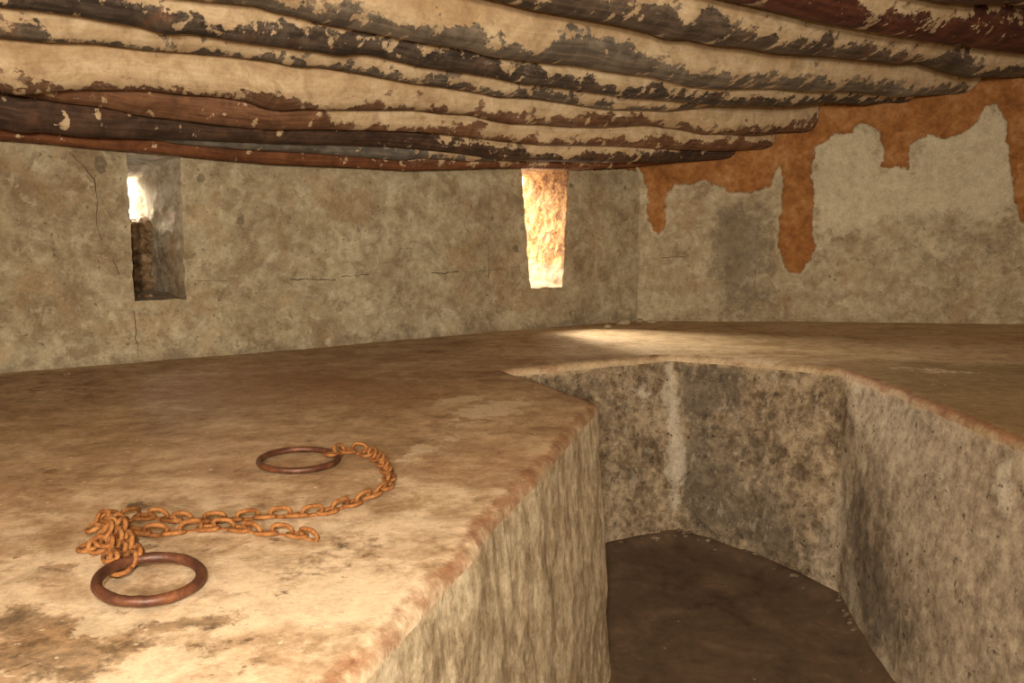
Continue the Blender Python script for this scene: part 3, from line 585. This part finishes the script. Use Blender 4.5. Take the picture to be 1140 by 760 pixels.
def beam_mat(k):
    t = NT('limewashed_beam'); lo, hi = WOODC[k]
    cx = t.n.new('ShaderNodeCombineXYZ'); t.put(cx.inputs[0], t.attr('along')); t.put(cx.inputs[1], t.attr('rise')); cx.inputs[2].default_value = k * 3.7
    v = cx.outputs[0]
    jag = t.noise(9, 7, 0.62, 0.25, vec=v, stretch=(1, 1.1, 1)); big = t.noise(2.4, 4, 0.5, 0.3, vec=v, off=3); fi = t.noise(48, 7, 0.78, 0.5, vec=v)
    grain = t.noise(11, 6, 0.6, 0.4, vec=v, stretch=(0.35, 6, 1)); mid = t.noise(9, 7, 0.65, 0.8, vec=v, off=8)
    wood = t.mix(t.step(t.add(t.mul(grain, 0.55), t.mul(mid, 0.45)), 0.38, 0.66), lo, hi)
    wood = t.mix(t.mul(t.step(t.noise(5, 6, 0.6, 0.5, vec=v, off=14), 0.55, 0.68), 0.45), wood, (0.20, 0.085, 0.04) if k not in (2, 8) else (0.27, 0.23, 0.18))
    wash = t.ramp(t.add(t.mul(mid, 0.6), t.mul(grain, 0.4)), [(0.32, (0.42, 0.29, 0.165)), (0.5, (0.56, 0.42, 0.26)), (0.66, (0.66, 0.535, 0.365))])
    # yellow-brown soot and dust further up the wash
    wash = t.mix(t.mul(t.step(t.add(t.attr('rise'), t.mul(t.add(big, -0.5), 0.25)), 0.075, 0.20), 0.65), wash, t.mix(mid, (0.36, 0.215, 0.10), (0.52, 0.345, 0.185)))
    edge = t.add(t.math('SUBTRACT', t.attr('rise'), t.attr('bare')), t.add(t.mul(t.add(jag, -0.5), 0.24), t.mul(t.add(fi, -0.5), 0.04)))
    on = t.step(edge, -0.002, 0.006)
    fleck = t.step(t.add(t.noise(14, 6, 0.62, 0.15, vec=v, off=21), t.mul(t.step(edge, -0.12, 0.0), 0.05)), 0.618, 0.64)
    scar = t.step(t.add(t.noise(11, 8, 0.68, 0.2, vec=v, off=31), t.step(edge, 0.0, 0.14, 0.035, -0.03)), 0.615, 0.64)
    cover = t.math('MULTIPLY', t.math('MAXIMUM', on, t.mul(fleck, 0.9)), t.math('SUBTRACT', 1.0, t.mul(scar, 0.8)), clamp=True)
    smear = t.mul(t.step(edge, -0.05, 0.02), t.step(fi, 0.45, 0.65)); wood = t.mix(t.mul(smear, 0.35), wood, (0.42, 0.35, 0.27))
    wash = t.mix(t.mul(t.step(t.noise(11, 8, 0.70, 0.3, vec=v, off=44), 0.52, 0.60), 0.45), wash, (0.40, 0.28, 0.17))
    col = t.mix(cover, wood, wash)
    col = t.mix(1.0, col, t.ramp(t.add(t.mul(fi, 0.6), t.mul(mid, 0.4)), [(0.36, (0.80, 0.78, 0.75)), (0.5, (1.0, 1.0, 1.0)), (0.64, (1.15, 1.15, 1.15))]), 'MULTIPLY')
    h = t.add(t.mul(cover, 0.35), t.add(t.mul(grain, 0.4), t.add(t.mul(mid, 0.5), t.mul(fi, 0.2))))
    t.b.inputs['Roughness'].default_value = 0.85
    return t.done(col, h, 0.5, 0.012)
zmean = {}
for k in range(1, 12):
    D = DIST[k]; Pk = A + NB * D
    q = [onplane(*p, Pk, NB) for p in EDGE[k]]; s = np.array([np.dot(v - A, E_) for v in q]); z = np.array([v[2] for v in q])
    # end of the beam: inside the right wall
    tt = np.dot(B - Pk, NR) / np.dot(E_, NR); s_end = float(np.dot(Pk + E_ * tt - A, E_)) + 0.08
    S = np.arange(-1.75, s_end, 0.014); zz = np.interp(S, s, z); zmean[k] = float(np.mean(z))
    zz = np.where(S < s[0], z[0] + (np.mean(z[:4]) - z[0]) * np.clip((s[0] - S) / 0.8, 0, 1), zz)
    ker = np.ones(5) / 5; zz = np.convolve(np.pad(zz, 2, 'edge'), ker, 'valid')
    fwd = (DIST.get(k + 1, D + 0.33) - D); bkw = D - DIST.get(k - 1, 0.02)
    hf = min(0.16, fwd * 0.50); hb_ = min(0.14, bkw * 0.47) if k > 1 else 0.12
    px = np.array([p[0] for p in BARE[k]], float); bh = np.array([p[1] for p in BARE[k]], float)
    depth = np.array([np.dot(Pk + E_ * ss - CAM, FW) for ss in S])
    Pw = Pk + E_ * S[:, None]; dv = Pw - CAM; dv[:, 2] = zz - CZ; pxs = 570 + F * (dv @ RT) / (dv @ FW)
    bare = np.interp(pxs, px, bh) * depth / F * 0.92 - 0.012
    prof = []
    for a in np.linspace(-math.pi / 2, math.pi / 2, 19):
        h_ = hf if a > 0 else hb_; rr = min(0.13, h_ * 1.05)
        prof.append((h_ * math.sin(a), rr * (1 - math.cos(a))))
    elev = (zz - CZ) / np.maximum(0.5, np.hypot(dv[:, 0], dv[:, 1])); sil = np.min([dz + dx * elev for dx, dz in prof], axis=0)
    prof = [(-hb_, 0.40), (-hb_, 0.26)] + prof + [(hf * 1.0, 0.20), (hf * 0.99, 0.28), (hf * 0.97, 0.42)]
    arc = []; acc = 0; i0 = min(range(len(prof)), key=lambda i: abs(prof[i][0]) + prof[i][1])
    V = []; AL, RI, BA = [], [], []
    for j, (dx, dz) in enumerate(prof):
        P3 = Pk + E_ * S[:, None] + NB * dx; P3[:, 2] = zz + dz
        rise = np.maximum(0.0, dz + dx * elev - sil)
        n_ = fbm(np.c_[S, np.full(len(S), j * 0.08), np.full(len(S), k * 5.0)], 3.0, 4, 0.5, 101) * 0.012 * (1 if dz > 0.01 else 0.2)
        n2_ = fbm(np.c_[S, np.full(len(S), j * 0.02), np.full(len(S), k * 9.0)], 1.1, 2, 0.5, 105) * 0.02
        P3 = P3 + NB * (n_ * (1 if dx > 0 else -1) + n2_)[:, None]
        V.append(P3); AL.append(S); RI.append(rise); BA.append(bare)
    V = np.concatenate(V); f = grid_faces(len(prof), len(S))
    n0 = np.cross(V[f[len(S) * 10][1]] - V[f[len(S) * 10][0]], V[f[len(S) * 10][2]] - V[f[len(S) * 10][0]])
    if n0[2] > 0: f = f[:, ::-1]
    caps = [[j * len(S) for j in range(len(prof))], [j * len(S) + len(S) - 1 for j in range(len(prof))]]
    faces = [tuple(r) for r in f.tolist()] + [tuple(caps[0]), tuple(caps[1][::-1])]
    o = mesh_obj('ceiling_beam', V, faces, beam_mat(k), None, {'along': np.concatenate(AL), 'rise': np.concatenate(RI), 'bare': np.concatenate(BA)})
    tag(o, BLAB[k], 'beam', 'limewashed ceiling beams', 'thing')
# the earth ceiling the beams carry
ds = [-0.4, 0.0] + [DIST[k] for k in range(1, 12)] + [3.0, 9.5]
hs = [zmean[1] + 0.14] * 2 + [zmean[k] + 0.17 for k in range(1, 12)] + [zmean[11] + 0.2] * 2
gs = np.arange(-4.2, 9.0, 0.06); gd = np.concatenate([np.arange(-0.4, 3.0, 0.03), np.arange(3.0, 9.6, 0.1)])
S_, D_ = np.meshgrid(gs, gd, indexing='ij'); P3 = A + E_ * S_.ravel()[:, None] + NB * D_.ravel()[:, None]
P3[:, 2] = np.interp(D_.ravel(), ds, hs) + fbm(P3, 3, 4, 0.5, 120) * 0.015
nn = np.zeros(len(P3))
tag(mesh_obj('ceiling', P3, grid_faces(len(gs), len(gd)), plaster('ceiling_daub', (0.56, 0.43, 0.27), (0.42, 0.30, 0.17), (0.28, 0.17, 0.08)), None, {'mud': nn - 1, 'dark_tone': nn + .1, 'chalk_glow': nn + .2, 'blot': nn}), kind='structure')

# ------------------------------------------------------------------ chain with two rings
t = NT('orange_rust'); n1 = t.noise(45, 6, 0.65); n2 = t.noise(260, 4, 0.7)
M_RUST = t.done(t.ramp(t.add(t.mul(n1, 0.6), t.mul(n2, 0.4)), [(0.38, (0.11, 0.036, 0.010)), (0.5, (0.235, 0.092, 0.026)), (0.62, (0.34, 0.16, 0.055))]), n2, 0.5, 0.002)
t = NT('brown_iron', 0.48); n1 = t.noise(22, 6, 0.65); n2 = t.noise(200, 4, 0.7)
M_IRON = t.done(t.ramp(t.add(t.mul(n1, 0.7), t.mul(n2, 0.3)), [(0.38, (0.045, 0.016, 0.009)), (0.52, (0.095, 0.034, 0.018)), (0.66, (0.21, 0.08, 0.03))]), n2, 0.3, 0.002)
t.b.inputs['Metallic'].default_value = 0.25; t.b.inputs['Specular IOR Level'].default_value = 0.5
def sweep(path, rad, sides=10, closed=True, jitter=0.0, seed=0):
    path = np.asarray(path, float); n = len(path); T = np.roll(path, -1, 0) - np.roll(path, 1, 0); T /= np.linalg.norm(T, axis=1)[:, None]
    Zx = np.array([0, 0, 1.0]); S1 = np.cross(T, Zx); S1 /= np.linalg.norm(S1, axis=1)[:, None]; S2 = np.cross(S1, T)
    a = np.linspace(0, 2 * math.pi, sides, endpoint=False); R = np.full(n, rad)
    V = path[:, None] + (S1[:, None] * np.cos(a)[None, :, None] + S2[:, None] * np.sin(a)[None, :, None]) * R[:, None, None]
    V = V.reshape(-1, 3)
    if jitter: V = V + fbm(V, 60, 3, 0.6, seed)[:, None] * jitter
    f = []
    for i in range(n):
        for j in range(sides):
            k2 = (i + 1) % n; f.append((i * sides + j, i * sides + (j + 1) % sides, k2 * sides + (j + 1) % sides, k2 * sides + j))
    return V, f
PITCHL = 0.0365; WIRE = 0.0049
def stadium(half_len, half_w, n=8):
    P = []
    for i in range(n + 1): a = -math.pi / 2 + math.pi * i / n; P.append((half_len - half_w + half_w * math.cos(a), half_w * math.sin(a), 0))
    for i in range(n + 1): a = math.pi / 2 + math.pi * i / n; P.append((-half_len + half_w + half_w * math.cos(a), half_w * math.sin(a), 0))
    return P
lv, lfc = sweep(stadium(PITCHL / 2 + WIRE, 0.0152), WIRE, 8, True, 0.0012, 3)
chain = bpy.data.objects.new('shackle_chain', None); COL.objects.link(chain); chain.location = tuple(onz(230, 590))
tag(chain, 'rusty iron chain with two large rings lying on the platform', 'chain')
CO = np.array(chain.location)
link_me = None
def link(p, tdir, roll, scale=1.0):
    global link_me
    if link_me is None:
        o = mesh_obj('link', lv, lfc, M_RUST, chain); link_me = o.data
    else:
        o = bpy.data.objects.new('link', link_me); COL.objects.link(o); o.parent = chain
    x = np.asarray(tdir, float); x /= np.linalg.norm(x); y = np.cross([0, 0, 1.0], x); y /= np.linalg.norm(y); z = np.cross(x, y)
    y2 = y * math.cos(roll) + z * math.sin(roll); z2 = np.cross(x, y2); p = np.asarray(p) - CO
    o.matrix_local = Matrix(((x[0] * scale, y2[0] * scale, z2[0] * scale, p[0]), (x[1] * scale, y2[1] * scale, z2[1] * scale, p[1]), (x[2] * scale, y2[2] * scale, z2[2] * scale, p[2]), (0, 0, 0, 1)))
    return o
def strand(px_pts, lift=None, start=0):
    P = np.array([onz(x, y) for x, y in px_pts]); P[:, 2] = top_h(P[:, :2]) + 0.012
    if lift: P[:, 2] += np.array(lift)
    L = np.r_[0, np.cumsum(np.linalg.norm(np.diff(P, axis=0), axis=1))]
    n = int(L[-1] / PITCHL)
    for i in range(n + 1):
        a = i * PITCHL; q = np.array([np.interp(a, L, P[:, c]) for c in range(3)])
        b0 = np.array([np.interp(max(a - 0.018, 0), L, P[:, c]) for c in range(3)]); b1 = np.array([np.interp(min(a + 0.018, L[-1]), L, P[:, c]) for c in range(3)])
        roll = (math.radians(8) if (i + start) % 2 == 0 else math.radians(66)) + rnd.uniform(-.16, .16)
        q[2] += 0.005 if (i + start) % 2 else -0.003
        link(q, b1 - b0, roll)
strand([(370, 513), (384, 507), (400, 505), (413, 509), (423, 516), (430, 526), (434, 537), (430, 546), (420, 552), (408, 557), (395, 562), (382, 566), (362, 572), (340, 575), (315, 576), (290, 578), (262, 581), (235, 583), (205, 583), (178, 579), (155, 578), (135, 584), (122, 592), (110, 596), (100, 604)],
       [0.012, 0.006] + [0] * 19 + [0.006, 0.02, 0.025, 0.01])
strand([(344, 599), (326, 595), (308, 594), (290, 594), (268, 590), (245, 589), (222, 590), (200, 594), (178, 598), (158, 600), (140, 600)], [-.003] * 8 + [0, 0.01, 0.02], 1)
strand([(98, 612), (112, 616), (122, 606), (130, 612), (136, 622)], [0.0, 0.004, 0.03, 0.03, 0.02])
strand([(122, 612), (124, 624), (126, 636), (134, 644), (146, 648)], [0.03, 0.022, 0.015, 0.012, 0.016], 1)
strand([(132, 606), (142, 618), (150, 630), (156, 640)], [0.04, 0.03, 0.02, 0.02])
strand([(116, 600), (128, 604), (140, 610)], [0.035, 0.045, 0.03], 1)
strand([(136, 626), (144, 636), (152, 642)], [0.012, 0.012, 0.018], 1)
def ring(cx, cy, w_px, tube, tilt):
    c = onz(cx, cy); d = np.dot(c - CAM, FW); R = w_px / 2 * d / F
    pts = []
    for i in range(72):
        a = 2 * math.pi * i / 72; pts.append((R * math.cos(a), R * math.sin(a), tilt * math.cos(a - 2.6)))
    V, f = sweep(pts, tube, 14, True, 0.0012, 9)
    base = c - CO; base[2] += tube + abs(tilt) + 0.002
    o = mesh_obj('ring', V, f, M_IRON, chain); o.location = base; o['label'] = 'dark brown iron ring'
    return o
ring(333, 517, 85, 0.0090, 0.004)
ring(168, 656, 107, 0.0103, 0.010)

# ------------------------------------------------------------------ crumbs of fallen plaster at the foot of the walls
t = NT('fallen_plaster'); M_CRUMB = t.done(t.ramp(t.noise(30, 6, 0.65), [(0.35, (0.30, 0.22, 0.13)), (0.55, (0.47, 0.38, 0.25)), (0.7, (0.60, 0.52, 0.38))]), t.noise(60), 0.6, 0.008)
for k, me in enumerate([stone_mesh(80 + q) for q in range(3)]):
    me.materials.append(M_CRUMB); stones.append(me)
def crumb(px, py, r, label, k):
    p = onz(px, py); p[2] = top_h(p[None, :2])[0] + r * 0.35
    o = bpy.data.objects.new('plaster_lump', stones[5 + k % 3] if k >= 0 else stones[1]); COL.objects.link(o); o.location = p; o.scale = (r * 1.5, r, r * 0.6); o.rotation_euler = (0, 0, 0.55 + k)
    tag(o, label, 'plaster lump', 'fallen plaster lumps at the wall foot')
crumb(693, 360, 0.042, 'largest fallen plaster lump at the foot of the far wall corner', 0)
crumb(712, 358, 0.030, 'plaster lump lying right in the corner of back and right wall', 1)
crumb(726, 359, 0.026, 'small plaster lump just right of the far wall corner', 2)
crumb(676, 364, 0.022, 'small plaster lump left of the corner below the lit window', 0)
crumb(75, 418, 0.014, 'tiny dark pebble on the platform below the left slit window', -4)
